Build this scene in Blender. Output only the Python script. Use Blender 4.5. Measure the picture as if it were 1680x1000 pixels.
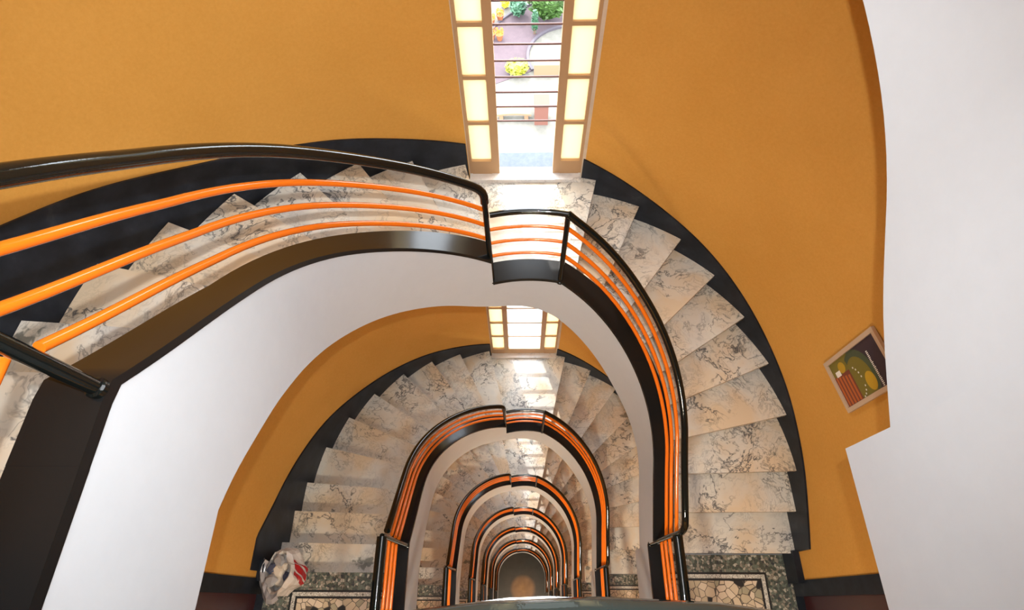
import bpy, bmesh, math, random
from mathutils import Vector, Matrix, noise
PI = math.pi
sc = bpy.context.scene
for o in list(bpy.data.objects): bpy.data.objects.remove(o)
col = sc.collection

# ------------------------------------------------------------------ camera
EYE = 1.55
cam_data = bpy.data.cameras.new('camera')
cam_data.sensor_width = 36.0
cam_data.lens = 928.05 / 1680 * 36.0
cam_data.clip_start = 0.01; cam_data.clip_end = 300
cam = bpy.data.objects.new('camera', cam_data); col.objects.link(cam)
right = Vector((0.99987291, 0.00389054, -0.0154605))
up = Vector((0.00377765, 0.88432977, 0.4668475))
back = Vector((0.01548847, -0.46684657, 0.88420268))
M = Matrix((right, up, back)).transposed().to_4x4()
M.translation = Vector((-0.049, 0.0, EYE))
cam.matrix_world = M
sc.camera = cam

# ------------------------------------------------------------------ world, sun, exposure
sc.view_settings.view_transform = 'Standard'
sc.view_settings.look = 'None'
sc.view_settings.gamma = 1.0
sc.view_settings.use_curve_mapping = False
sc.view_settings.exposure = 0.34
w = bpy.data.worlds.new('sky'); sc.world = w; w.use_nodes = True
wn = w.node_tree.nodes; wn['Background'].inputs[0].default_value = (0.86, 0.93, 1.0, 1)
wn['Background'].inputs[1].default_value = 10.0

def lamp(name, kind, loc, energy, colr=(1, 1, 1), size=0.1, rot=None, **kw):
    d = bpy.data.lights.new(name, kind); d.energy = energy; d.color = colr
    if kind in ('POINT', 'SPOT'): d.shadow_soft_size = size
    if kind == 'SUN': d.angle = math.radians(0.6)
    for k, v in kw.items(): setattr(d, k, v)
    o = bpy.data.objects.new(name, d); o.location = loc
    if rot: o.rotation_euler = rot
    col.objects.link(o)
    return o
sun = lamp('sun', 'SUN', (-8, 20, 30), 4.0, (1.0, 0.96, 0.90))
sun.rotation_euler = Vector((-0.16, 0.50, 0.84)).to_track_quat('Z', 'Y').to_euler()
# the photographer's flash, mounted just over the lens
lamp('camera_flash', 'SPOT', (-0.045, 0.05, EYE + 0.12), 265.0, (0.96, 0.98, 1.0), size=0.012,
     rot=(cam.matrix_world.to_3x3() @ Matrix.Rotation(math.radians(4), 3, 'Y')).to_euler(), spot_size=math.radians(118), spot_blend=1.0)

FILL, FILL0, FILL_TOP = 120.0, 14.0, 72.0  # strengths of the added fill over the landings and the well
H = 3.5; NR = 21; RS = H / NR
NL = 7                                   # turns below the camera landing
LZ = -11 * RS                            # window landing level under its mosaic landing
WZ = [(-k * H + LZ) for k in range(NL)]  # floor level at each window

# ------------------------------------------------------------------ materials
def mat(name, base=(.8, .8, .8), rough=.5, metal=0.0, spec=.5, coat=0.0, emit=None):
    m = bpy.data.materials.new(name); m.use_nodes = True
    b = m.node_tree.nodes['Principled BSDF']
    b.inputs['Base Color'].default_value = (*base, 1)
    b.inputs['Roughness'].default_value = rough
    b.inputs['Metallic'].default_value = metal
    b.inputs['Specular IOR Level'].default_value = spec
    if coat: b.inputs['Coat Weight'].default_value = coat; b.inputs['Coat Roughness'].default_value = .06
    return m
def nt(m): return m.node_tree, m.node_tree.nodes['Principled BSDF']
def node(t, typ, **kw):
    n = t.nodes.new(typ)
    for k, v in kw.items():
        if k.startswith('i_'):
            key = k[2:]
            key = int(key) if key.isdigit() else key.replace('_', ' ')
            n.inputs[key].default_value = v
        else: setattr(n, k, v)
    return n
def L(t, a, b): t.links.new(a, b)
def ramp(t, stops, interp='LINEAR'):
    n = t.nodes.new('ShaderNodeValToRGB'); r = n.color_ramp; r.interpolation = interp
    while len(r.elements) < len(stops): r.elements.new(0.5)
    for e, (p, c) in zip(r.elements, stops):
        e.position = p; e.color = (*c, 1) if len(c) == 3 else c
    return n
def coords(t, rnd=True, scale=1.0):
    tc = node(t, 'ShaderNodeTexCoord'); oi = node(t, 'ShaderNodeObjectInfo')
    mp = node(t, 'ShaderNodeMapping'); mp.inputs['Scale'].default_value = (scale,) * 3
    L(t, tc.outputs['Object'], mp.inputs['Vector'])
    if not rnd: return mp.outputs[0], oi
    cm = node(t, 'ShaderNodeCombineXYZ')
    for i, s in enumerate((37.0, 71.0, 13.0)):
        q = node(t, 'ShaderNodeMath', operation='MULTIPLY', i_1=s); L(t, oi.outputs['Random'], q.inputs[0]); L(t, q.outputs[0], cm.inputs[i])
    ad = node(t, 'ShaderNodeVectorMath', operation='ADD'); L(t, mp.outputs[0], ad.inputs[0]); L(t, cm.outputs[0], ad.inputs[1])
    return ad.outputs[0], oi
def bump(t, b, src, strength=.2, dist=.01):
    n = node(t, 'ShaderNodeBump'); n.inputs['Strength'].default_value = strength; n.inputs['Distance'].default_value = dist
    L(t, src, n.inputs['Height']); L(t, n.outputs[0], b.inputs['Normal'])

def marble(name, pale=(.60, .57, .50), warm=(.60, .475, .33), vein=(.05, .055, .065), amount=1.0, rough=.22):
    m = mat(name, rough=rough, spec=.5); t, b = nt(m)
    v, oi = coords(t)
    wn1 = node(t, 'ShaderNodeTexNoise', i_Scale=2.3, i_Detail=4.0); L(t, v, wn1.inputs['Vector'])
    sub = node(t, 'ShaderNodeVectorMath', operation='SUBTRACT'); L(t, wn1.outputs['Color'], sub.inputs[0]); sub.inputs[1].default_value = (.5, .5, .5)
    mul = node(t, 'ShaderNodeVectorMath', operation='SCALE'); L(t, sub.outputs[0], mul.inputs[0]); mul.inputs['Scale'].default_value = .5
    add = node(t, 'ShaderNodeVectorMath', operation='ADD'); L(t, v, add.inputs[0]); L(t, mul.outputs[0], add.inputs[1])
    # pale / warm ground
    n0 = node(t, 'ShaderNodeTexNoise', i_Scale=2.2, i_Detail=3.0); L(t, add.outputs[0], n0.inputs['Vector'])
    r0 = ramp(t, [(.30, (pale[0] * .74, pale[1] * .76, pale[2] * .82)), (.43, pale), (.62, warm)]); L(t, n0.outputs[0], r0.inputs[0])
    cur = r0.outputs[0]
    for sc_, wd, st in ((2.6, .016, .9), (6.0, .024, .6), (15.0, .04, .28)):
        n = node(t, 'ShaderNodeTexNoise', i_Scale=sc_, i_Detail=5.0, i_Roughness=.6); L(t, add.outputs[0], n.inputs['Vector'])
        s = node(t, 'ShaderNodeMath', operation='SUBTRACT', i_1=.5); L(t, n.outputs[0], s.inputs[0])
        a = node(t, 'ShaderNodeMath', operation='ABSOLUTE'); L(t, s.outputs[0], a.inputs[0])
        mr = node(t, 'ShaderNodeMapRange'); mr.inputs['From Max'].default_value = wd; mr.inputs['To Min'].default_value = st * amount; mr.inputs['To Max'].default_value = 0
        L(t, a.outputs[0], mr.inputs[0])
        # veins come in drifts
        g = node(t, 'ShaderNodeTexNoise', i_Scale=1.7 + sc_ * .1, i_Detail=1.0); L(t, v, g.inputs['Vector'])
        gr = node(t, 'ShaderNodeMapRange'); gr.inputs['From Min'].default_value = .42; gr.inputs['From Max'].default_value = .58; L(t, g.outputs[0], gr.inputs[0])
        mm = node(t, 'ShaderNodeMath', operation='MULTIPLY'); L(t, mr.outputs[0], mm.inputs[0]); L(t, gr.outputs[0], mm.inputs[1])
        mx = node(t, 'ShaderNodeMix', data_type='RGBA'); L(t, mm.outputs[0], mx.inputs[0]); L(t, cur, mx.inputs[6]); mx.inputs[7].default_value = (*vein, 1)
        cur = mx.outputs[2]
    # dark green-grey patches
    n2 = node(t, 'ShaderNodeTexNoise', i_Scale=2.6, i_Detail=5.0, i_Roughness=.55); L(t, add.outputs[0], n2.inputs['Vector'])
    r2 = node(t, 'ShaderNodeMapRange'); r2.inputs['From Min'].default_value = .675; r2.inputs['From Max'].default_value = .70; r2.inputs['To Max'].default_value = .75 * amount; L(t, n2.outputs[0], r2.inputs[0])
    mx = node(t, 'ShaderNodeMix', data_type='RGBA'); L(t, r2.outputs[0], mx.inputs[0]); L(t, cur, mx.inputs[6]); mx.inputs[7].default_value = (.10, .11, .095, 1)
    L(t, mx.outputs[2], b.inputs['Base Color'])
    return m
M_TREAD = marble('veined_marble')
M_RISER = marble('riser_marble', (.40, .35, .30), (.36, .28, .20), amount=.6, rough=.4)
M_SILL = marble('white_marble', (.70, .67, .63), (.66, .58, .50), amount=.4)

def plaster(name, base, dark, scale=60, strength=.25, rough=.85):
    m = mat(name, base, rough, spec=.25); t, b = nt(m)
    v, _ = coords(t, False)
    n = node(t, 'ShaderNodeTexNoise', i_Scale=scale, i_Detail=4.0, i_Roughness=.7); L(t, v, n.inputs['Vector'])
    n2 = node(t, 'ShaderNodeTexNoise', i_Scale=1.6, i_Detail=5.0, i_Roughness=.6); L(t, v, n2.inputs['Vector'])
    av = node(t, 'ShaderNodeMath', operation='ADD'); L(t, n.outputs[0], av.inputs[0]); L(t, n2.outputs[0], av.inputs[1])
    r = ramp(t, [(.36, dark), (.64, base)])
    hf = node(t, 'ShaderNodeMath', operation='MULTIPLY', i_1=.5); L(t, av.outputs[0], hf.inputs[0]); L(t, hf.outputs[0], r.inputs[0])
    L(t, r.outputs[0], b.inputs['Base Color']); bump(t, b, n.outputs[0], strength, .004)
    return m
M_OCHRE = plaster('ochre_plaster', (.62, .31, .062), (.55, .265, .046), 55, .35)
M_WHITE = plaster('white_paint', (.50, .525, .55), (.475, .50, .525), 14, .06, .7)
M_FACADE = plaster('facade_render', (.62, .50, .36), (.5, .4, .3), 8, .1)

def black_stone():
    m = mat('black_marble', (.012, .014, .018), .42, spec=.22); t, b = nt(m)
    v, _ = coords(t)
    n = node(t, 'ShaderNodeTexNoise', i_Scale=6, i_Detail=6.0, i_Roughness=.6); L(t, v, n.inputs['Vector'])
    r = ramp(t, [(.40, (.006, .008, .012)), (.62, (.014, .018, .026)), (.75, (.035, .04, .045))]); L(t, n.outputs[0], r.inputs[0])
    L(t, r.outputs[0], b.inputs['Base Color']); return m
M_SKIRT = black_stone()
M_CAP = mat('black_gloss_stone', (.007, .007, .007), .22, spec=.22)
M_BLACK = mat('black_enamel', (.004, .0055, .005), .06, spec=.42)
t_, b_ = nt(M_BLACK); v_, _ = coords(t_, False); n_ = node(t_, 'ShaderNodeTexNoise', i_Scale=90, i_Detail=3.0); L(t_, v_, n_.inputs['Vector']); bump(t_, b_, n_.outputs[0], .12, .002)
M_ORANGE = mat('orange_enamel', (.66, .135, .008), .10, spec=.4)
M_DOOR = mat('maroon_lacquer', (.045, .008, .009), .3)
M_FRAME = mat('cream_paint', (.42, .25, .12), .45)
M_STEEL = mat('grey_metal', (.22, .20, .18), .35, metal=.7)
M_OSILL = plaster('blue_grey_stone', (.085, .10, .14), (.05, .065, .10), 25, .1, .6)
M_BRONZE = mat('brown_metal', (.10, .035, .025), .4)
def glass(name, colr, transl=.75):
    m = bpy.data.materials.new(name); m.use_nodes = True; t = m.node_tree; t.nodes.clear()
    o = t.nodes.new('ShaderNodeOutputMaterial')
    tl = node(t, 'ShaderNodeBsdfTranslucent'); tl.inputs[0].default_value = (*colr, 1)
    tr = node(t, 'ShaderNodeBsdfTransparent'); tr.inputs[0].default_value = (*colr, 1)
    gl = node(t, 'ShaderNodeBsdfGlossy'); gl.inputs['Roughness'].default_value = .15
    m1 = node(t, 'ShaderNodeMixShader'); m1.inputs[0].default_value = transl; L(t, tr.outputs[0], m1.inputs[1]); L(t, tl.outputs[0], m1.inputs[2])
    m2 = node(t, 'ShaderNodeMixShader'); m2.inputs[0].default_value = .06; L(t, m1.outputs[0], m2.inputs[1]); L(t, gl.outputs[0], m2.inputs[2])
    L(t, m2.outputs[0], o.inputs[0]); return m
M_FROST = glass('frosted_glass', (.62, .53, .37), .75)
M_CLEAR = glass('window_glass', (.97, .98, 1.0), .12)
def mosaic(name, scale, stops, grout=.04):
    m = mat(name, rough=.35); t, b = nt(m); v, _ = coords(t, False)
    vo = node(t, 'ShaderNodeTexVoronoi', i_Scale=scale); L(t, v, vo.inputs['Vector'])
    ed = node(t, 'ShaderNodeTexVoronoi', feature='DISTANCE_TO_EDGE', i_Scale=scale); L(t, v, ed.inputs['Vector'])
    sp = node(t, 'ShaderNodeSeparateColor'); L(t, vo.outputs['Color'], sp.inputs[0])
    r = ramp(t, stops, 'CONSTANT'); L(t, sp.outputs[0], r.inputs[0])
    lt = node(t, 'ShaderNodeMath', operation='LESS_THAN', i_1=grout); L(t, ed.outputs[0], lt.inputs[0])
    mx = node(t, 'ShaderNodeMix', data_type='RGBA'); L(t, lt.outputs[0], mx.inputs[0]); L(t, r.outputs[0], mx.inputs[6]); mx.inputs[7].default_value = (.10, .08, .06, 1)
    L(t, mx.outputs[2], b.inputs['Base Color']); return m
M_SPECK = mosaic('speckled_mosaic', 52, [(0, (.05, .065, .05)), (.35, (.12, .14, .11)), (.6, (.25, .22, .17)), (.8, (.40, .37, .30)), (.92, (.03, .035, .04))])
M_TILE = mosaic('broken_tile_mosaic', 19, [(0, (.56, .44, .30)), (.3, (.62, .50, .36)), (.55, (.48, .38, .25)), (.8, (.34, .30, .20)), (.9, (.02, .02, .02))])
M_INK = mat('black_tesserae', (.012, .012, .012), .4)
M_PALE = mosaic('white_tesserae', 60, [(0, (.5, .47, .40)), (.5, (.6, .56, .48))])

# ------------------------------------------------------------------ mesh helpers
def mesh(name, verts, faces, m, parent=None, smooth=False, mats=None, fm=None):
    me = bpy.data.meshes.new(name)
    me.from_pydata([tuple(v) for v in verts], [], faces)
    for x in (mats or [m]): me.materials.append(x)
    if fm:
        for p, i in zip(me.polygons, fm): p.material_index = i
    bm = bmesh.new(); bm.from_mesh(me); bmesh.ops.recalc_face_normals(bm, faces=bm.faces); bm.to_mesh(me); bm.free()
    if smooth:
        me.polygons.foreach_set('use_smooth', [True] * len(me.polygons))
        try: me.set_sharp_from_angle(angle=math.radians(40))
        except Exception: pass
    o = bpy.data.objects.new(name, me); col.objects.link(o)
    if parent: o.parent = parent
    return o
class MB:
    def __init__(s): s.v = []; s.f = []; s.m = []
    def add(s, vs, fs, mi=0):
        b = len(s.v); s.v += [tuple(v) for v in vs]; s.f += [tuple(b + i for i in f) for f in fs]; s.m += [mi] * len(fs)
    def box(s, x0, x1, y0, y1, z0, z1, mi=0):
        vs = [(x, y, z) for z in (z0, z1) for y in (y0, y1) for x in (x0, x1)]
        s.add(vs, [(0, 2, 3, 1), (4, 5, 7, 6), (0, 1, 5, 4), (2, 6, 7, 3), (0, 4, 6, 2), (1, 3, 7, 5)], mi)
    def prism(s, pts, z0, z1, mi=0):
        n = len(pts)
        vs = [(p[0], p[1], z0) for p in pts] + [(p[0], p[1], z1) for p in pts]
        s.add(vs, [tuple(range(n))[::-1], tuple(range(n, 2 * n))] + [(i, (i + 1) % n, n + (i + 1) % n, n + i) for i in range(n)], mi)
    def rings(s, rings, closed=True, caps=True, mi=0):
        n = len(rings[0]); vs = [p for r in rings for p in r]; fs = []
        for i in range(len(rings) - 1):
            for j in range(n if closed else n - 1):
                a = i * n + j; b = i * n + (j + 1) % n
                fs.append((a, b, b + n, a + n))
        if caps and closed: fs += [tuple(range(n))[::-1], tuple(range((len(rings) - 1) * n, len(rings) * n))]
        s.add(vs, fs, mi)
    def tube(s, pts, rad, seg=10, flat=1.0, mi=0):
        pts = [Vector(p) for p in pts]; R = []
        rads = rad if isinstance(rad, (list, tuple)) else [rad] * len(pts)
        prev = None
        for i, p in enumerate(pts):
            t = (pts[min(i + 1, len(pts) - 1)] - pts[max(i - 1, 0)]).normalized()
            ref = Vector((0, 0, 1)) if abs(t.z) < .95 else (prev or Vector((0, 1, 0)))
            a = t.cross(ref).normalized() if prev is None or abs(t.z) < .95 else (prev - t * prev.dot(t)).normalized()
            prev = a; b = a.cross(t).normalized()
            R.append([p + a * math.cos(q) * rads[i] + b * math.sin(q) * rads[i] * flat for q in [2 * PI * k / seg for k in range(seg)]])
        s.rings(R, mi=mi)
    def build(s, name, m, parent=None, smooth=False, mats=None):
        return mesh(name, s.v, s.f, m, parent, smooth, mats, s.m if mats else None)
def tag(o, label=None, cat=None, group=None, kind=None):
    if label: o['label'] = label
    if cat: o['category'] = cat
    if group: o['group'] = group
    if kind: o['kind'] = kind
    return o
def empty(name, loc=(0, 0, 0)):
    o = bpy.data.objects.new(name, None); o.location = loc; o.empty_display_size = .1; col.objects.link(o); return o
def struct(o): o['kind'] = 'structure'; return o

# ------------------------------------------------------------------ plan of the well and walls
RI = .9; CY = .9; U0 = .5; U1 = U0 + PI * RI; U2 = U1 + .5      # well edge, u = 0 .. U2
def P(u, off=0.0):
    if u < U0: return (-RI - off, .4 + u)
    if u > U1: return (RI + off, .9 - (u - U1))
    a = PI - (u - U0) / RI
    return ((RI + off) * math.cos(a), CY + (RI + off) * math.sin(a))
def u_of(x, y):
    if y < CY: return y - .4 if x < 0 else U1 + (.9 - y)
    return U0 + (PI - math.atan2(y - CY, x)) * RI
RO = 2.12; CO = .82; S1 = .82; S2 = S1 + PI * RO
def W(s, off=0.0):
    if s < S1: return (-RO - off, s)
    if s > S2: return (RO + off, .82 - (s - S2))
    a = PI - (s - S1) / RO
    return ((RO + off) * math.cos(a), CO + (RO + off) * math.sin(a))
def s_of(x, y):
    if y < CO: return y if x < 0 else S2 + (.82 - y)
    return S1 + (PI - math.atan2(y - CO, x)) * RO
def lerp(tab, x):
    if x <= tab[0][0]: return tab[0][1]
    for (a, p), (b, q) in zip(tab, tab[1:]):
        if x <= b: return p + (q - p) * (x - a) / (b - a)
    return tab[-1][1]
def frange(a, b, step):
    n = max(1, int(math.ceil((b - a) / step))); return [a + (b - a) * i / n for i in range(n + 1)]
def ext(tab, x):
    if x < tab[0][0]: (a, p), (b, q) = tab[0], tab[1]
    elif x > tab[-1][0]: (a, p), (b, q) = tab[-2], tab[-1]
    else: return lerp(tab, x)
    return p + (q - p) * (x - a) / (b - a)
def smooth_tab(tab, wd=.22):
    a, b = tab[0][0], tab[-1][0]; out = []
    for x in frange(a, b, .05):
        ws = [(-1 + 2 * i / 16) for i in range(17)]
        out.append((x, sum(ext(tab, x + wd * q) * (1 - abs(q)) for q in ws) / sum(1 - abs(q) for q in ws)))
    return out
UL = 1.69; UR = 2.11
CAP_L = [(0, .46), (.1, .36), (.34, .15), (.65, -.15), (.89, -.40), (1.18, -.73), (1.42, -.98), (UL, -1.25)]
CAP_R = [(UR, -1.49), (2.33, -1.67), (2.60, -1.92), (2.97, -2.27), (3.20, -2.47), (3.45, -2.64), (3.65, -2.74), (U2, -2.84)]
BOT_L = [(-.17, -.11), (-.06, -.155), (.07, -.24), (.22, -.34), (.41, -.51), (.77, -.92), (1.18, -1.37), (1.55, -1.75), (UL, -1.83)]
BOT_R = [(UR, -2.0), (2.25, -2.15), (2.48, -2.43), (2.68, -2.68), (2.91, -2.86), (3.02, -2.94), (3.26, -3.11), (3.55, -3.29), (U2, -3.40)]
BOT_LAND = [(UL, -1.83), (1.9, -1.88), (2.0, -1.92), (UR, -2.0)]
CAP_L = smooth_tab(CAP_L); CAP_R = smooth_tab(CAP_R); BOT_L = smooth_tab(BOT_L, .1); BOT_R = smooth_tab(BOT_R, .15)
CAPM = .46; CAPW = -1.50
HR_L = .575; HR_R = [(UR, .60), (2.6, .60), (3.1, .64), (U2, .68)]

# nosing lines (outer, inner) by level
NOS = {0: ((-2.12, .22), (-1.03, .22)), 1: ((-2.12, .46), (-1.03, .44)), 2: ((-2.12, .74), (-1.03, .70)), 3: ((-2.11, 1.02), (-1.03, .94)),
       4: ((-2.04, 1.40), (-1.00, 1.17)), 5: ((-1.90, 1.76), (-.93, 1.36)), 6: ((-1.70, 2.08), (-.83, 1.53)), 7: ((-1.43, 2.38), (-.69, 1.68)),
       8: ((-1.14, 2.61), (-.52, 1.80)), 9: ((-.82, 2.78), (-.36, 1.88)), 10: ((-.46, 2.89), (-.21, 1.92)),
       11: ((.53, 2.87), (.30, 1.90)), 12: ((.88, 2.75), (.46, 1.83)), 13: ((1.22, 2.55), (.61, 1.74)), 14: ((1.50, 2.32), (.76, 1.61)),
       15: ((1.74, 2.03), (.87, 1.46)), 16: ((1.93, 1.70), (.96, 1.30)), 17: ((2.06, 1.33), (1.01, 1.10)), 18: ((2.12, .93), (1.03, .90)),
       19: ((2.12, .65), (1.03, .64)), 20: ((2.12, .36), (1.03, .36))}
NS = {k: (s_of(*a), u_of(*b)) for k, (a, b) in NOS.items()}

def tread_poly(j):
    s0, u0 = NS[j - 1]; s1, u1 = NS[j]
    outer = [W(s, -.004) for s in frange(s0 - .03, s1, .06)]
    inner = [P(u, .13) for u in frange(u0 - .03, u1, .05)]
    return outer + inner[::-1]
def riser(mb, j, top):
    (s, u) = NS[j]
    a = Vector(W(s - .025, -.004)); b = Vector(P(u - .02, .13)); d = (b - a).normalized(); n = Vector((d.y, -d.x)) * .018
    mid = a + d * .1
    # n must point back (towards level j-1)
    c = Vector(W(s - .1, -.004)) - a
    if c.dot(n) < 0: n = -n
    mb.prism([a, b, b + n, a + n], top - RS + .0, top - .034)
def soffit(parent, js, z_extra=.17):
    mb = MB(); rings = []
    for j in js:
        s, u = NS[j]
        z = -(j + .5) * RS - z_extra
        rings.append([(*W(s, -.004), z), (*P(u, .13), z), (*P(u, .13), z + .06), (*W(s, -.004), z + .06)])
    # refine between nosings
    out = []
    for i in range(len(js) - 1):
        sa, ua = NS[js[i]]; sb, ub = NS[js[i + 1]]
        for q in range(5):
            f = q / 5; s = sa + (sb - sa) * f; u = ua + (ub - ua) * f; z = -(js[i] + f + .5) * RS - z_extra
            out.append([(*W(s, -.004), z), (*P(u, .13), z), (*P(u, .13), z + .03), (*W(s, -.004), z + .03)])
    out.append(rings[-1])
    mb.rings(out)
    return mb.build('soffit', M_WHITE, parent, True)
def stringer(parent, ua, ub, captab, bottab, ztop=None, zbot=None):
    us = frange(ua, ub, .045); body = MB(); cap = MB(); R = []; C = []
    for u in us:
        zt = lerp(captab, u) if captab else ztop; zb = lerp(bottab, u) if bottab else zbot
        R.append([(*P(u, 0), zb), (*P(u, 0), zt - .03), (*P(u, .128), zt - .03), (*P(u, .128), zb - .08)])
        C.append([(*P(u, -.004), zt - .03), (*P(u, -.004), zt), (*P(u, .14), zt), (*P(u, .14), zt - .03)])
    body.rings(R); cap.rings(C)
    body.build('stringer', M_WHITE, parent, True); cap.build('stringer_cap', M_CAP, parent, True)
def rail_tubes(parent, ua, ub, ztab, offs, rad=.0125, off=.05):
    for dz in offs:
        mb = MB(); us = frange(ua, ub, .05)
        pts = [(*P(u, off), lerp(ztab, u) + (dz(u) if callable(dz) else dz)) for u in us]
        mb.tube(pts, rad, 10); mb.build('rail', M_ORANGE, parent, True)

KIND_WORD = ['topmost', 'second', 'third', 'fourth', 'fifth', 'sixth', 'lowest']
def turn(k): return KIND_WORD[k]

def copy_tree(o, dz, k, fn):
    c = o.copy(); col.objects.link(c); c.location.z += dz
    for ch in o.children:
        d = ch.copy(); col.objects.link(d); d.parent = c
        for g in ch.children:
            e = g.copy(); col.objects.link(e); e.parent = d
    fn(c, k)
    return c

protos = []      # (object, label function)
# ---- flights
def flight(levels, ua, ub, captab, bottab, side):
    e = empty('stair_flight')
    for j in levels:
        mb = MB(); pl = tread_poly(j); z = -j * RS
        mb.prism(pl, z - .034, z)
        mb.build('tread', M_TREAD, e)
    js = [levels[0] - 1] + levels
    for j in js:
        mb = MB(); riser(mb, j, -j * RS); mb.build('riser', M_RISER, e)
    soffit(e, js)
    stringer(e, ua, ub, captab, bottab)
    return e
fl = flight(list(range(1, 11)), -.17, UL, CAP_L, BOT_L, 'left')
fr = flight(list(range(12, 21)), UR, U2, CAP_R, BOT_R, 'right')
# ---- window landing
lw = empty('stair_landing', (0, 0, 0))
z = -11 * RS
s0, u0 = NS[10]; s1, u1 = NS[11]
pl = [W(s, -.004) for s in frange(s0 - .03, s1, .05)]
pl = [(x, min(y, 2.90)) for x, y in pl] + [P(u, .13) for u in frange(u0 - .03, u1, .05)][::-1]
mb = MB(); mb.prism(pl, z - .034, z); mb.build('marble_floor', M_TREAD, lw)
mb = MB(); mb.prism(pl, z - .24, z - .035); mb.build('slab', M_WHITE, lw)
stringer(lw, UL, UR, [(UL, CAPW), (UR, CAPW + .005)], BOT_LAND)
# ---- mosaic landing
def m_path(off, zf=None):
    """well edge of the mosaic landing, right post round the near side to the left post"""
    Rn = .95; cy = .008 - Rn
    pts = [(RI + off, y) for y in (.40, 0.1, -.2, -.45)]
    R2 = Rn - off; x1 = RI + off * .4
    a0 = math.acos(min(1, x1 / R2)) if x1 < R2 else .05
    pts += [(R2 * math.cos(a), cy + R2 * math.sin(a)) for a in frange(.30, PI - .30, .08)]
    pts += [(-RI - off, y) for y in (-.45, -.2, .1, .23)]
    return pts
lm = empty('stair_landing', (0, 0, 0))
YB = -2.3
inner = m_path(.128)
poly = [(1.03, .36), (2.116, .36), (2.116, YB + .01), (-2.116, YB + .01), (-2.116, .22), (-1.03, .22)] + inner[::-1][1:-1]
mb = MB(); mb.prism(poly, -.034, 0.0); mb.build('mosaic_floor', M_SPECK, lm)
mb = MB(); mb.prism([(1.03, .33), (2.116, .33), (2.116, YB + .01), (-2.116, YB + .01), (-2.116, .20), (-1.03, .20)] + inner[::-1][1:-1], -.25, -.035); mb.build('slab', M_WHITE, lm)
def panel(x0, x1, y0, y1):
    mb = MB(); h = 0
    def frame(a, b, mi, z):
        mb.box(x0 + a, x1 - a, y1 - b, y1 - a, 0, z, mi); mb.box(x0 + a, x1 - a, y0 + a, y0 + b, 0, z, mi)
        mb.box(x0 + a, x0 + b, y0 + b, y1 - b, 0, z, mi); mb.box(x1 - b, x1 - a, y0 + b, y1 - b, 0, z, mi)
    frame(0, .016, 0, .0012); frame(.016, .045, 1, .0012); frame(.045, .062, 0, .0012)
    mb.box(x0 + .062, x1 - .062, y0 + .062, y1 - .062, 0, .0012, 2)
    return mb.build('mosaic_panel', M_INK, lm, mats=[M_INK, M_PALE, M_TILE])
panel(1.06, 1.91, -1.9, .232)
panel(-1.90, -1.06, -1.9, .093)
def sweep_off(pts_fn, prof):
    """prof: list of (off, z); returns rings following the mosaic landing edge"""
    cols = [pts_fn(o) for o, _ in prof]
    return [[(*cols[i][k], prof[i][1]) for i in range(len(prof))] for k in range(len(cols[0]))]
mb = MB(); mb.rings(sweep_off(m_path, [(0, -.11), (0, CAPM - .03), (.128, CAPM - .03), (.128, -.18)])); mb.build('stringer', M_WHITE, lm, True)
mb = MB(); mb.rings(sweep_off(m_path, [(-.004, CAPM - .03), (-.004, CAPM), (.14, CAPM), (.14, CAPM - .03)])); mb.build('stringer_cap', M_CAP, lm, True)

# ---- railings
def post(parent, bot, top, r=.016, collar=True):
    mb = MB(); b = Vector(bot); t = Vector(top); d = t - b
    mb.tube([b, t], r, 12)
    if collar: mb.tube([b, b + d.normalized() * .012, b + d.normalized() * .016], [r * 1.35, r * 1.35, r * 1.0], 12)
    mb.build('post', M_BLACK, parent, True)
rl = empty('stair_railing')
us = frange(.03, 1.64, .05)
pts = [(*P(.035, .035), CAPM + .62 - .14), (*P(.03, .045), CAPM - .03 + HR_L + .0)] if False else []
hz = lambda u: lerp(CAP_L, u) + HR_L
pts = [(*P(u, .05), hz(u)) for u in us]
pts += [(*P(1.665, .05), hz(1.665) - .004), (*P(1.683, .049), hz(1.683) - .018), (*P(1.69, .047), hz(1.69) - .045), (*P(1.69, .045), hz(1.69) - .09)]
mb = MB(); mb.tube(pts, .0225, 14); mb.build('handrail', M_BLACK, rl, True)
rail_tubes(rl, .02, 1.685, CAP_L, (.415, .28, .15))
post(rl, (*P(1.69, .02), CAPW - .02), (*P(1.69, .046), hz(1.69) - .06))
rw = empty('stair_railing')
wt = [(UL, CAPW), (UR, CAPW)]
mb = MB(); mb.tube([(*P(u, .05), CAPW + .615) for u in frange(UL + .02, UR, .05)], .0165, 12); mb.build('handrail', M_BLACK, rw, True)
rail_tubes(rw, UL, UR, wt, (.49, .36, .225), off=.045, rad=.010)
post(rw, (*P(UR, .01), CAPW - .03), (*P(UR, .05), CAPW + .62))
rr = empty('stair_railing')
hz2 = lambda u: lerp(CAP_R, u) + lerp(HR_R, u)
pts = [(*P(UR, .05), CAPW + .615)] + [(*P(u, .05), hz2(u)) for u in frange(UR + .04, U2 - .06, .05)]
pts += [(*P(U2 - .03, .05), hz2(U2 - .03) - .004), (*P(U2 - .008, .048), hz2(U2) - .03), (*P(U2, .046), hz2(U2) - .08)]
mb = MB(); mb.tube(pts, .0215, 14); mb.build('handrail', M_BLACK, rr, True)
rt = lambda a, b: (lambda u: a + (b - a) * (u - UR) / (U2 - UR))
rail_tubes(rr, UR + .01, U2 - .01, CAP_R, (rt(.485, .455), rt(.34, .30), rt(.205, .165)))
post(rr, (*P(U2, .015), CAPM - H), (*P(U2, .046), hz2(U2) - .04))
rm = empty('stair_railing')
HM = CAPM + .68
path = m_path(.036)
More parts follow.
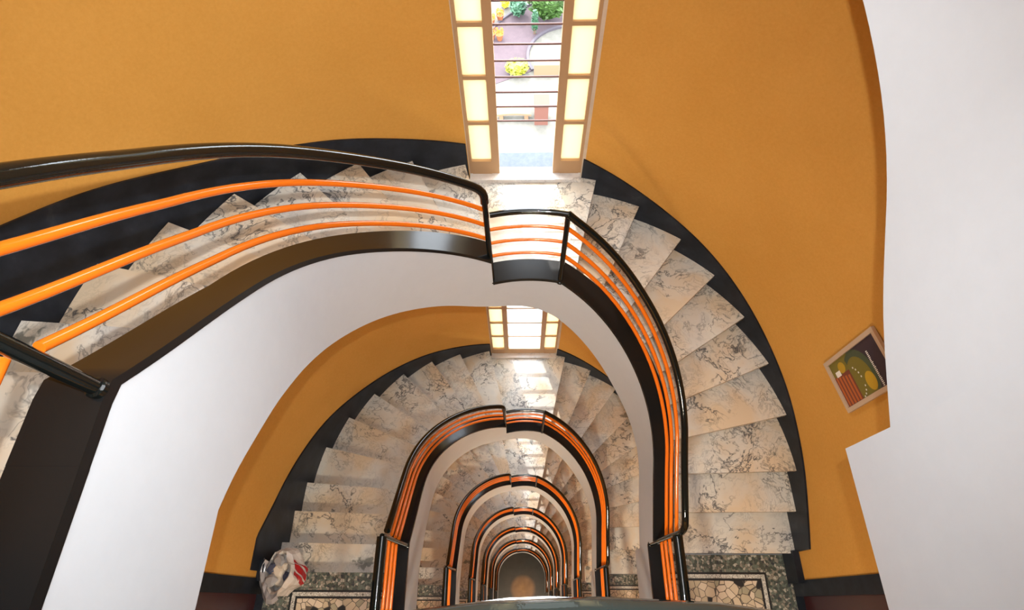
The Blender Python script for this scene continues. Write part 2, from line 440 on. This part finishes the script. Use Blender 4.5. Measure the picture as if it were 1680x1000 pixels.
mb = MB(); mb.tube([(RI + .05, .39, HM)] + [(x * (1.0), y, HM) for x, y in [(RI + .05, .1), (RI + .05, -.2), (RI + .05, -.45)] + path[4:-4] + [(-RI - .05, -.45), (-RI - .05, -.2), (-RI - .05, .1), (-RI - .05, .38)]], .0325, 16, flat=.75)
mb.build('handrail', M_BLACK, rm, True)
for dz in (.43, .305, .185):
    mb = MB(); pth = m_path(.055); pth[-1] = (pth[-1][0], .375); mb.tube([(x, y, CAPM + dz) for x, y in pth], .012, 10); mb.build('rail', M_ORANGE, rm, True)
post(rm, (-RI - .012, .385, CAPM), (-RI - .05, .385, HM), r=.0165)
for sx in (-1, 1):
    mb = MB(); mb.tube([(sx * (RI - .0 + .04), -.52, CAPM), (sx * (RI + .04), -.52, HM)], .016, 12); mb.build('post', M_BLACK, rm, True)

def lab_factory(txt, cat, group):
    def fn(o, k):
        tag(o, txt[k] if isinstance(txt, (list, tuple)) else txt.replace('#', turn(k)), cat, group)
    return fn
items = [
 (fl, 'veined marble stair flight winding down the left side of the # turn', 'stairs', 'left hand marble flights', 7),
 (fr, 'veined marble stair flight winding down the right side of the # turn', 'stairs', 'right hand marble flights', 7),
 (lw, 'wedge shaped marble landing under the window of the # turn', 'landing', 'marble window landings', 7),
 (rl, 'orange and black tube railing curving along the left flight of the # turn', 'railing', 'left flight railings', 7),
 (rw, 'short orange and black railing in front of the window landing of the # turn', 'railing', 'window landing railings', 7),
 (rr, 'orange and black tube railing curving along the right flight of the # turn', 'railing', 'right flight railings', 7)]
for o, txt, cat, grp, n in items:
    fn = lab_factory(txt, cat, grp); fn(o, 0)
    for k in range(1, n): copy_tree(o, -H * k, k, fn)
MW = ['camera level', 'first floor down', 'second floor down', 'third floor down', 'fourth floor down', 'fifth floor down', 'sixth floor down']
def fm1(o, k): tag(o, 'mosaic landing with black and white border lines, at the %s' % MW[k].replace('first floor down', 'first floor below the camera').replace(' floor down', ' floor below the camera'), 'landing', 'mosaic landings')
def fm2(o, k): tag(o, 'black and orange railing round the mosaic landing, %s' % ('with the glossy bar right below the camera' if k == 0 else '%s below the camera' % MW[k].replace(' floor down', ' floor')), 'railing', 'mosaic landing railings')
fm1(lm, 0); fm2(rm, 0)
for k in range(1, 7): copy_tree(lm, -H * k, k, fm1); copy_tree(rm, -H * k, k, fm2)
# the flight above the camera, coming down to this landing
c = copy_tree(fr, H, 0, lambda o, k: tag(o, 'white sided stair flight passing overhead at the right edge of the picture', 'stairs', 'right hand marble flights'))
c = copy_tree(lw, H, 0, lambda o, k: tag(o, 'marble landing overhead, one half turn above the camera', 'landing', 'marble window landings'))

# solid white parapet that stands on the right hand side of the camera landing
e = empty('stair_parapet', (0, 0, 0)); tag(e, 'tall plain white parapet wall at the right edge, beside the camera landing', 'parapet')
mb = MB(); mb.box(RI - .008, RI + .15, -.62, .402, -.112, 1.25); mb.build('parapet_wall', M_WHITE, e)
mb = MB(); mb.box(RI - .012, RI + .155, -.63, .40, 1.25, 1.28); mb.build('parapet_cap', M_CAP, e)

def fill_light(x, y, z, energy, label, colr=(1, .89, .72)):  # added unseen light with a modelled dish, brightens landings and lower turns
    e = empty('fill_light', (x, y, z)); mb = MB()
    mb.rings([[(r * math.cos(a), r * math.sin(a), h) for a in [2 * PI * q / 20 for q in range(20)]] for h, r in ((0, .17), (-.03, .17), (-.035, .15))]); mb.build('fill_fitting', M_STEEL, e, True)
    g = mat('fill_glow', (1, .95, .85), .4); b = g.node_tree.nodes['Principled BSDF']; b.inputs['Emission Color'].default_value = (*colr, 1); b.inputs['Emission Strength'].default_value = 4
    mb = MB(); mb.rings([[(r * math.cos(a), r * math.sin(a), h) for a in [2 * PI * q / 20 for q in range(20)]] for h, r in ((-.036, .15), (-.07, .14), (-.095, .10), (-.105, .04))]); mb.build('fill_dome', g, e, True)
    l = lamp('fill_area', 'AREA', (x, y, z - .13), energy, colr, shape='DISK', size=.3); l.data.size = .3
    tag(e, label, 'fill light', 'added fill lights')
for k in range(0, 8):
    fill_light(0.0, -1.45, (3.6 if k == 0 else -k * H + H - .25), ((80, 130, 160, 180, 180, 180)[k - 1] if k < 7 else 120) if k else FILL0, 'added fill light, out of view above the mosaic landing %s' % ('where the camera stands' if k == 0 else 'at the foot of the %s turn' % turn(k - 1)))
well_fill = lamp('well_top_fill', 'AREA', (0, 1.0, 3.58), FILL_TOP, (.95, .97, 1), shape='RECTANGLE'); well_fill.data.size = 1.8; well_fill.data.size_y = 1.8  # added soft area light, lifts the ambient level down the well

# ------------------------------------------------------------------ shell
ZF = -NL * H            # ground floor
ZT = 3.6
XL, XR = -.43, .41
sl = s_of(XL, CO + math.sqrt(RO ** 2 - XL ** 2)); sr = s_of(XR, CO + math.sqrt(RO ** 2 - XR ** 2))
def wall_curve(name, a, b):
    mb = MB(); R = []
    for s in frange(a, b, .06):
        R.append([(*W(s, 0), ZF), (*W(s, 0), ZT), (*W(s, .16), ZT), (*W(s, .16), ZF)])
    mb.rings(R); return struct(mb.build(name, M_OCHRE, smooth=True))
YE = .17
wall_curve('wall_left', YE, sl); wall_curve('wall_right', sr, S2 + .82 - YE)
YW = 2.895
mb = MB()
tops = [0 - 11 * RS + H] + WZ
WH = 2.35
# masonry between the windows
zz = [ZT] 
mb.box(XL, XR, YW, YW + .16, WZ[0] + WH, LZ + H, 0)
mb.box(XL, XR, YW, YW + .16, LZ + H + WH, ZT + .3, 0)
for k in range(1, NL): mb.box(XL, XR, YW, YW + .16, WZ[k] + WH, WZ[k - 1] - .035, 0)
mb.box(XL, XR, YW, YW + .16, ZF, WZ[-1] - .035, 0)
struct(mb.build('wall_front', M_OCHRE))
# side walls by the mosaic landings with door openings
DY0, DY1, DH = .06, -.86, 2.12
for sx, nm in ((-1, 'wall_left'), (1, 'wall_right')):
    mb = MB(); xa, xb = sorted((sx * RO, sx * (RO + .16)))
    mb.box(xa, xb, YB - .16, DY1 - .1, ZF, ZT)
    for k in range(0, NL + 1):
        z0 = -k * H
        mb.box(xa, xb, DY1 - .1, YE, z0 + DH + .1, z0 + H if k else ZT)
    struct(mb.build(nm, M_OCHRE))
mb = MB(); mb.box(-RO - .16, RO + .16, YB - .16, YB, ZF, ZT); struct(mb.build('wall_back', M_OCHRE))
mb = MB(); mb.box(-RO - .2, RO + .2, YB - .2, 3.1, ZT, ZT + .2); struct(mb.build('ceiling', M_WHITE))
# doors and their black marble surrounds
n = 0
for k in range(0, NL + 1):
    z0 = -k * H
    for sx in (-1, 1):
        n += 1
        d = empty('door_%d' % n, (0, 0, z0)); d['kind'] = 'structure'
        mb = MB(); x0, x1 = sorted((sx * (RO - .012), sx * (RO + .15)))
        mb.box(x0, x1, DY0, YE, 0, DH + .1); mb.box(x0, x1, DY1 - .1, DY1, 0, DH + .1); mb.box(x0, x1, DY1, DY0, DH, DH + .1)
        mb.box(x0, x1, DY1, DY0, -.25, .004)
        mb.build('door_surround', M_SKIRT, d)
        x0, x1 = sorted((sx * (RO + .05), sx * (RO + .10)))
        mb = MB(); mb.box(x0, x1, DY1, DY0, 0, DH)
        x0, x1 = sorted((sx * (RO + .04), sx * (RO + .05)))
        for a, b in ((.12, .95), (1.1, 1.95)): mb.box(x0, x1, DY1 + .12, DY0 - .12, a, b)
        mb.build('door_leaf', M_DOOR, d)
        mb = MB(); x = sx * (RO + .04); mb.tube([(x, DY1 + .1, 1.02), (x - sx * .05, DY1 + .1, 1.02), (x - sx * .05, DY1 + .2, 1.02)], .009, 8); mb.build('door_handle', M_STEEL, d, True)
# ground floor
mb = MB(); mb.box(-RO - .2, RO + .2, YB - .2, 3.0, ZF - .2, ZF)
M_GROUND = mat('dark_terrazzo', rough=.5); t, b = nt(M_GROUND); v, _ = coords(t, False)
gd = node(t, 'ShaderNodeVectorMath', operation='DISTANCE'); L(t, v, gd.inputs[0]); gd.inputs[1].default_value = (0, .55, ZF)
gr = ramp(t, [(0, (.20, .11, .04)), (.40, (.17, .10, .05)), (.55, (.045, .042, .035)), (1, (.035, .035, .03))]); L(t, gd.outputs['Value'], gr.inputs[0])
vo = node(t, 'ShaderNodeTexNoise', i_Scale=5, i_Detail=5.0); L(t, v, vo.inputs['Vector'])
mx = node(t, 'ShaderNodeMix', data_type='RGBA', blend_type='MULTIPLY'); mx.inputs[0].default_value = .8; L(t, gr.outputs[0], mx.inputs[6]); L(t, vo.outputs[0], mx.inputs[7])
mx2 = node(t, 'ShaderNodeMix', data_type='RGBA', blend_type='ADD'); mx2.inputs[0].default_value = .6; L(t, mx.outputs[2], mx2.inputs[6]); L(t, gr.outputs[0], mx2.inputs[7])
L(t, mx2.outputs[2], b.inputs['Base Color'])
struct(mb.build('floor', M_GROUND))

# ---- black marble skirting that rises with the steps
SK_L = [(.46, .33), (.80, .08), (s_of(-2.07, 1.29), -.22), (s_of(-1.96, 1.62), -.40), (s_of(-1.78, 1.98), -.67), (s_of(-1.40, 2.41), -.97), (s_of(-1.18, 2.58), -1.09),
        (s_of(-.92, 2.73), -1.25), (s_of(-.44, 2.89), -1.47)]
SK_R = [(s_of(.41, 2.90), -1.63), (s_of(.70, 2.82), -1.77), (s_of(1.01, 2.69), -1.93), (s_of(1.35, 2.45), -2.10), (s_of(1.58, 2.23), -2.25), (s_of(1.80, 1.94), -2.43),
        (s_of(1.94, 1.69), -2.57), (s_of(2.04, 1.38), -2.70), (s_of(2.12, 1.23), -2.79), (s_of(2.12, .96), -2.88), (s_of(2.12, .66), -2.97), (s_of(2.12, .37), -3.09)]
SK_L = smooth_tab(SK_L, .35); SK_R = smooth_tab(SK_R, .35)
def floor_z(s):
    best = 0
    for j in range(0, 21):
        if s > NS[j][0]: best = -(j + 1) * RS
    return best
def skirting(name, tab, a, b, dz):
    mb = MB(); R = []
    for s in frange(a, b, .045):
        zt = lerp(tab, s); zb = min(floor_z(s + .02), floor_z(s)) - .01
        zb = zt - .75
        R.append([(*W(s, -.014), zb), (*W(s, -.014), zt), (*W(s, .002), zt), (*W(s, .002), zb)])
    mb.rings(R); o = mb.build(name, M_SKIRT, smooth=True); o.location.z = dz; return struct(o)
sa = skirting('baseboard_left', SK_L, .22, sl - .01, 0)
sb = skirting('baseboard_right', SK_R, sr + .01, S2 + .82 - .37, 0)
mb = MB()
mb.box(-RO - .002, -RO + .05, YE - .02, .30, 0, .20); ca = struct(mb.build('baseboard_left', M_SKIRT))
mb = MB(); mb.box(RO - .05, RO + .002, YE - .02, .38, 0, .20); cb = struct(mb.build('baseboard_right', M_SKIRT)); 
for o in (sa, sb, ca, cb):
    for k in range(1, NL):
        c = o.copy(); c.location.z = -H * k; col.objects.link(c)
c = sb.copy(); c.location.z = H; col.objects.link(c)

# ------------------------------------------------------------------ windows
def window(k, zf, opened):
    w_ = empty('window_%d' % (k + 1), (0, 0, zf)); w_['kind'] = 'structure'
    y0, y1 = YW + .01, YW + .06
    # white marble threshold and outer sill
    mb = MB(); mb.box(XL, XR, 2.84, YW + .07, 0, .035); mb.build('window_sill', M_SILL, w_)
    mb = MB(); mb.box(XL, XR, YW + .07, YW + .22, -.02, .03); mb.build('outer_sill', M_OSILL, w_)
    # frame: outer posts, inner posts, rows
    mb = MB(); hb = .06 if opened else .12
    for a, b in ((XL, XL + .02), (-.262, -.206), (.196, .25), (XR - .02, XR)): mb.box(a, b, y0, y1, .035, WH)
    mb.box(XL, XR, y0, y1, WH - .05, WH)
    rows = [.17, .535, .915, 1.285, 1.66, 2.03]
    for a, b in ((XL, -.23), (.22, XR)):
        a, b = (XL + .02, -.262) if a < 0 else (.25, XR - .02)
        mb.box(a, b, y0 - .004, y1 - .004, .035, rows[0])
        for r_ in rows[1:]: mb.box(a, b, y0 + .005, y1 - .005, r_ - .014, r_ + .014)
    mb.build('window_frame', M_FRAME, w_)
    for a, b in ((XL + .02, -.262), (.25, XR - .02)):
        mb = MB(); mb.box(a, b, y0 + .02, y0 + .028, rows[0], WH - .05); mb.build('pane', M_FROST, w_)
    if opened:
        for zz_ in (.545, .67, .79, .91, 1.03, 1.145, 1.275, 1.42, 1.56, 1.70, 1.84, 1.98):
            mb = MB(); mb.tube([(-.215, YW + .03, zz_), (.205, YW + .03, zz_)], .0065, 8); mb.build('safety_bar', M_BRONZE, w_, True)
    else:
        mb = MB(); mb.box(-.206, .196, y0, y1, .035, .17)
        for r_ in rows[1:]: mb.box(-.206, .196, y0 + .005, y1 - .005, r_ - .012, r_ + .012)
        mb.build('casement', M_FRAME, w_)
        mb = MB(); mb.box(-.206, .196, y0 + .02, y0 + .026, .17, WH - .05); mb.build('pane', M_CLEAR, w_)
        mb = MB(); mb.tube([(.222, y0, 1.42), (.222, y0 - .03, 1.42)], .02, 12); mb.tube([(.222, y0 - .03, 1.44), (.222, y0 - .03, 1.34)], .009, 8); mb.build('window_handle', M_STEEL, w_, True)
    # reveals outside
    mb = MB(); mb.box(XL - .03, XL, YW, YW + .2, -.03, WH); mb.box(XR, XR + .03, YW, YW + .2, -.03, WH)
    mb.build('reveal', M_FACADE, w_)
    d = bpy.data.lights.new('window_daylight', 'AREA'); d.shape = 'RECTANGLE'; d.size = XR - XL; d.size_y = WH; d.energy = 1
    d.cycles.is_portal = True
    p = bpy.data.objects.new('window_daylight', d); p.location = (-.01, YW + .12, zf + WH / 2); p.rotation_euler = (math.radians(-90), 0, 0); col.objects.link(p)
for k in range(NL): window(k, WZ[k], k == 0)
window(7, LZ + H, False)

# ------------------------------------------------------------------ poster on the right wall
def poster():
    a0 = math.atan2(1.28 - CO, 2.07); cx, cy = (RO) * math.cos(a0), CO + RO * math.sin(a0)
    e = empty('poster_frame', (cx, cy, -2.06)); e.rotation_euler = (0, 0, a0 - PI / 2)
    # local: +x along the wall towards the far side is -, so build with u to the viewer's right = +x
    Wd, Hd = .35, .59
    def P3(mb, u0, u1, v0, v1, d0, d1, mi=0): mb.box(u0 * 1.0, u1, -d1, -d0, v0, v1, mi)
    mb = MB(); t_ = .028
    P3(mb, 0 - Wd / 2, Wd / 2, 0, t_, .012, .034); P3(mb, -Wd / 2, Wd / 2, Hd - t_, Hd, .012, .034)
    P3(mb, -Wd / 2, -Wd / 2 + t_, t_, Hd - t_, .012, .034); P3(mb, Wd / 2 - t_, Wd / 2, t_, Hd - t_, .012, .034)
    o = mb.build('frame', mat('pale_wood', (.50, .36, .24), .5), e)
    mb = MB(); P3(mb, -Wd / 2 + t_, Wd / 2 - t_, t_, Hd - t_, .012, .022)
    iw, ih = Wd - 2 * t_, Hd - 2 * t_
    q = lambda u: -Wd / 2 + t_ + u * iw
    r_ = lambda v: t_ + v * ih
    mats = [mat('print_dark', (.035, .02, .03), .4), mat('print_olive', (.16, .13, .015), .4), mat('print_yellow', (.45, .27, .01), .4), mat('print_orange', (.42, .10, .015), .4),
            mat('print_white', (.75, .72, .66), .4), mat('print_green', (.05, .07, .035), .4), mat('print_red', (.16, .03, .015), .4)]
    P3(mb, q(0), q(1), r_(0), r_(.42), .022, .0225, 1)
    def disc(cu, cv, ru, rv, mi, d, a0=0, a1=2 * PI):
        n_ = 28; pts = []
        for i in range(n_):
            a = a0 + (a1 - a0) * i / n_; u = min(1, max(0, cu + ru * math.cos(a))); v = min(1, max(0, cv + rv * math.sin(a))); pts.append((q(u), -d, r_(v)))
        mb.add(pts, [tuple(range(n_))], mi)
    disc(.62, .48, .62, .27, 5, .0227); disc(.66, .46, .52, .22, 1, .0229); disc(.76, .60, .2, .09, 2, .0231); disc(.2, .22, .18, .12, 1, .0231); disc(.2, .22, .12, .07, 2, .0233)
    P3(mb, q(.32), q(1), r_(.0), r_(.33), .0225, .0234, 6)
    for i in range(5): P3(mb, q(.33 + .02 * i), q(.98), r_(.02 + .062 * i), r_(.055 + .062 * i), .0234, .0237, 3)
    P3(mb, q(.22), q(.34), r_(.06), r_(.16), .0234, .0238, 4)
    rr_ = random.Random(3)
    for i in range(22):
        u = .22 + i * .035; P3(mb, q(u), q(u + .02), r_(.745), r_(.745 + .022 + .014 * rr_.random()), .0225, .0236, 4)
    for i in range(9):
        a = math.radians(150 - i * 17); cu, cv = .62 + .34 * math.cos(a), .33 + .14 * math.sin(a)
        if i == 4: continue
        P3(mb, q(cu), q(cu + .035), r_(cv), r_(cv + .018), .0234, .0239, 4)
    mb.build('print', mats[0], e, mats=mats)
    # pane
    tag(e, 'framed olive and orange poster hung on the ochre wall by the right flight', 'poster')
poster()

# ------------------------------------------------------------------ plastic bag on the left mosaic landing
def bag():
    e = empty('plastic_bag', (-1.905, .215, -H)); e.scale = (.84, .84, .84)
    M_PL = mat('white_plastic', (.60, .55, .50), .25, spec=.6); tt, bb = nt(M_PL); v, _ = coords(tt, False)
    nn = node(tt, 'ShaderNodeTexNoise', i_Scale=16, i_Detail=5.0); L(tt, v, nn.inputs['Vector']); bump(tt, bb, nn.outputs[0], .5, .02)
    thin = mat('thin_grey_plastic', (.36, .34, .34), .2, spec=.7)
    seg = 22; lv = [(0, .09), (.03, .145), (.10, .17), (.18, .165), (.25, .15), (.30, .135)]
    def pt(a, h, add=0.0):
        r = lerp(lv, h) + add
        f = 1 + .22 * noise.noise((math.cos(a) * 1.6 + 5, math.sin(a) * 1.6, h * 5 + 3)) + .16 * noise.noise((math.cos(a) * 4.5, math.sin(a) * 4.5, h * 14))
        return (math.cos(a) * r * f - h * .16, math.sin(a) * r * f * 1.18, h * (1 - .25 * math.cos(a - 2.9)))
    rs = [[pt(2 * PI * i / seg, h) for i in range(seg)] for h in (0, .03, .075, .12, .16, .20, .25, .30)]
    mb = MB(); mb.rings(rs, caps=False); mb.add(rs[0], [tuple(range(seg))])
    top = rs[-1]; mb.rings([top, [(x * .90 - .005, y * .90, z_ - .025) for x, y, z_ in top], [(x * .84 - .01, y * .84, z_ - .11) for x, y, z_ in top]], caps=False)
    mb.build('sack', M_PL, e)
    # loose mouth of the bag, pulled out to a point towards the door
    mb = MB(); R = []
    for q_, (k_, dz) in enumerate(((1.02, .0), (1.22, .015), (1.42, -.03))):
        R.append([(x * k_, y * k_ - .0, z_ + dz + .02 * noise.noise((i * .9, q_, 2))) for i, (x, y, z_) in enumerate(top[9:19])])
    mb.rings(R, closed=False); mb.build('bag_mouth', thin, e)
    red = mat('red_print', (.32, .012, .015), .35); mb = MB()
    for lo, hi in ((-.60, -.42), (-.34, -.10), (-.02, .10)):
        mb.rings([[pt(lo + .45 * f, .10 + f * .16, .008), pt(hi + .45 * f, .10 + f * .16, .008)] for f in [q / 10 for q in range(11)]], closed=False)
    mb.build('printed_stripes', red, e)
    paper = mat('crumpled_paper', (.58, .50, .40), .7); dark = mat('dark_wrapper', (.05, .06, .10), .4); grey = mat('grey_wrapper', (.28, .26, .25), .5)
    rn = random.Random(8)
    for i, (cx_, cy_, rad, m_) in enumerate(((-.06, .09, .055, grey), (-.11, .03, .05, dark), (-.05, .0, .065, paper), (-.0, .04, .04, paper), (-.10, -.07, .06, grey), (-.03, -.08, .05, paper), (.02, -.04, .04, dark))):
        R = []
        for a_ in range(1, 6):
            th = PI * a_ / 6
            R.append([(cx_ + rad * math.sin(th) * math.cos(b_ * PI / 3.5) * (1 + .8 * noise.noise((a_ * .7, b_ * .9, i))), cy_ + rad * math.sin(th) * math.sin(b_ * PI / 3.5) * (1 + .8 * noise.noise((b_ * .8, a_ * .7, i + .5))), .235 + rad * .7 * math.cos(th) - cx_ * .25) for b_ in range(7)])
        mb = MB(); mb.rings(R); mb.build('rubbish', m_, e)
    tag(e, 'crumpled white plastic bag with red stripes, full of papers, beside the left step', 'bag')
bag()

# ------------------------------------------------------------------ outside: courtyard far below the open window
ZG = ZF - .4
M_PAVE = plaster('pale_paving', (.12, .11, .095), (.085, .08, .065), 3, .1)
mb = MB(); mb.box(-60, 60, 3.3, 120, ZG - .3, ZG); struct(mb.build('floor', M_PAVE))
M_ROAD = plaster('pinkish_asphalt', (.075, .052, .058), (.06, .042, .048), 4, .1)
def bend(r0, r1, a0, a1, cx, cy, z0, z1, m, name):
    mb = MB(); R = []
    for a in frange(a0, a1, .08):
        R.append([(cx + r * math.cos(a), cy + r * math.sin(a), z_) for r, z_ in ((r0, z0), (r1, z0), (r1, z1), (r0, z1))])
    mb.rings(R); return mb.build(name, m)
pe = empty('curved_path', (0, 0, 0)); tag(pe, 'pinkish grey curved path with dark kerbs in the courtyard outside the open window', 'path')
bend(3.2, 6.2, 1.0, 3.6, 3.6, 33.2, ZG, ZG + .03, M_ROAD, 'paving').parent = pe
kerb = mat('dark_kerb', (.05, .04, .05), .7)
bend(3.02, 3.2, 1.0, 3.6, 3.6, 33.2, ZG, ZG + .16, kerb, 'kerb').parent = pe
bend(6.2, 6.36, 1.0, 3.6, 3.6, 33.2, ZG, ZG + .16, kerb, 'kerb').parent = pe
def bush(name, x, y, rx, ry, h, colr, label, n_=420, seed=1, cat='shrub', lf=.16):
    e = empty(name, (x, y, ZG)); rn = random.Random(seed)
    lm_ = mat(name + '_leaves', colr, .6); mb = MB()
    for i in range(n_):
        a = rn.uniform(0, 2 * PI); c_ = rn.uniform(-1, 1); r = rn.uniform(.75, 1)
        s_ = math.sqrt(1 - c_ * c_); p = Vector((rx * s_ * math.cos(a) * r, ry * s_ * math.sin(a) * r, h * .55 + h * .45 * c_ * r))
        d1 = Vector((rn.uniform(-1, 1), rn.uniform(-1, 1), rn.uniform(-.4, .4))).normalized() * lf; d2 = d1.cross(Vector((rn.uniform(-.5, .5), rn.uniform(-.5, .5), 1))).normalized() * lf * .6
        mb.add([p - d1, p + d2, p + d1, p - d2], [(0, 1, 2, 3)])
    # solid heart of the crown
    R = [[(rx * .72 * math.sin(th) * math.cos(b), ry * .72 * math.sin(th) * math.sin(b), h * .55 + h * .38 * math.cos(th)) for b in [2 * PI * q / 12 for q in range(12)]] for th in [PI * q / 7 for q in range(1, 7)]]
    mb.rings(R); mb.build('foliage', lm_, e)
    mb = MB(); mb.tube([(0, 0, 0), (0, 0, h * .5)], .06 + h * .02, 8); mb.build('trunk', mat(name + '_bark', (.10, .06, .04), .8), e, True)
    tag(e, label, cat, 'plants in the courtyard')
bush('leafy_tree', 2.0, 37.2, 1.5, 1.2, 2.6, (.035, .08, .01), 'bright green tree at the top right of the open window view', 700, 2, 'tree', .2)
bush('dark_shrub', -.15, 37.6, .6, .7, 1.5, (.03, .09, .045), 'dark green shrub left of the bright green tree outside', 300, 3)
bush('yellow_shrub', -.25, 31.6, .75, .6, 1.0, (.25, .25, .02), 'yellow green shrub in the middle of the courtyard view', 260, 4)
bush('yellow_flower', -1.1, 38.6, .3, .3, .7, (.75, .55, .03), 'small yellow flowering plant at the top of the courtyard view', 120, 5)
bush('cypress', 1.0, 35.6, .22, .22, 1.9, (.02, .07, .03), 'narrow dark cypress standing over the curved path outside', 160, 6, 'tree', .12)
terra = mat('terracotta', (.28, .09, .03), .8); brick = mat('brick_pillar', (.12, .045, .03), .8); ochre = mat('sandstone', (.22, .12, .065), .8)
for i, (x, y) in enumerate(((-2.05, 36.7), (-1.45, 37.1), (-2.0, 35.1), (-1.45, 35.0))):
    e = empty('flower_pot', (x, y, ZG)); mb = MB(); mb.rings([[(r * math.cos(b), r * math.sin(b), h) for b in [2 * PI * q / 14 for q in range(14)]] for h, r in ((0, .16), (.4, .26), (.46, .29), (.5, .29), (.5, .24), (.42, .22))]); mb.build('pot', terra, e, True)
    mb = MB(); rn = random.Random(i)
    for _ in range(60):
        p = Vector((rn.uniform(-.25, .25), rn.uniform(-.25, .25), rn.uniform(.5, .8))); d = Vector((rn.uniform(-1, 1), rn.uniform(-1, 1), .3)).normalized() * .1
        mb.add([p - d, p + Vector((0, 0, .08)), p + d], [(0, 1, 2)])
    mb.build('flowers', mat('orange_petals_%d' % i, (.65, .22, .03), .6), e)
    tag(e, ['terracotta pot with orange flowers, upper left of the courtyard view', 'terracotta pot with orange flowers beside the curved path, upper row', 'terracotta pot with orange flowers at the left edge, lower row', 'terracotta pot with orange flowers beside the curved path, lower row'][i], 'flower pot', 'flower pots in the courtyard')
e = empty('stone_bench', (-.45, 27.6, ZG)); mb = MB(); mb.rings([[(x, y0_ - .08 * x * x, z_) for y0_, z_ in ((-.3, .42), (.3, .42), (.3, .55), (-.3, .55))] for x in [q * .2 - 1.1 for q in range(12)]]); mb.build('seat', ochre, e)
for x in (-.8, .8):
    mb = MB(); mb.box(x - .12, x + .12, -.28, .15, 0, .42); mb.build('leg', ochre, e)
tag(e, 'long curved sandstone bench below the open window', 'bench')
e = empty('gate_pillar', (1.28, 27.3, ZG)); mb = MB(); mb.box(-.42, .42, -.45, .45, 0, 1.5); mb.build('shaft', brick, e); mb = MB(); mb.box(-.48, .48, -.51, .51, 1.5, 1.6); mb.build('coping', brick, e)
tag(e, 'square reddish brick pillar at the right end of the stone bench', 'pillar')
o = MB(); o.box(.9, 2.6, 31.4, 31.8, ZG, ZG + .8); o = o.build('low_wall', ochre); tag(o, 'low sandstone wall right of the yellow green shrub outside', 'wall')
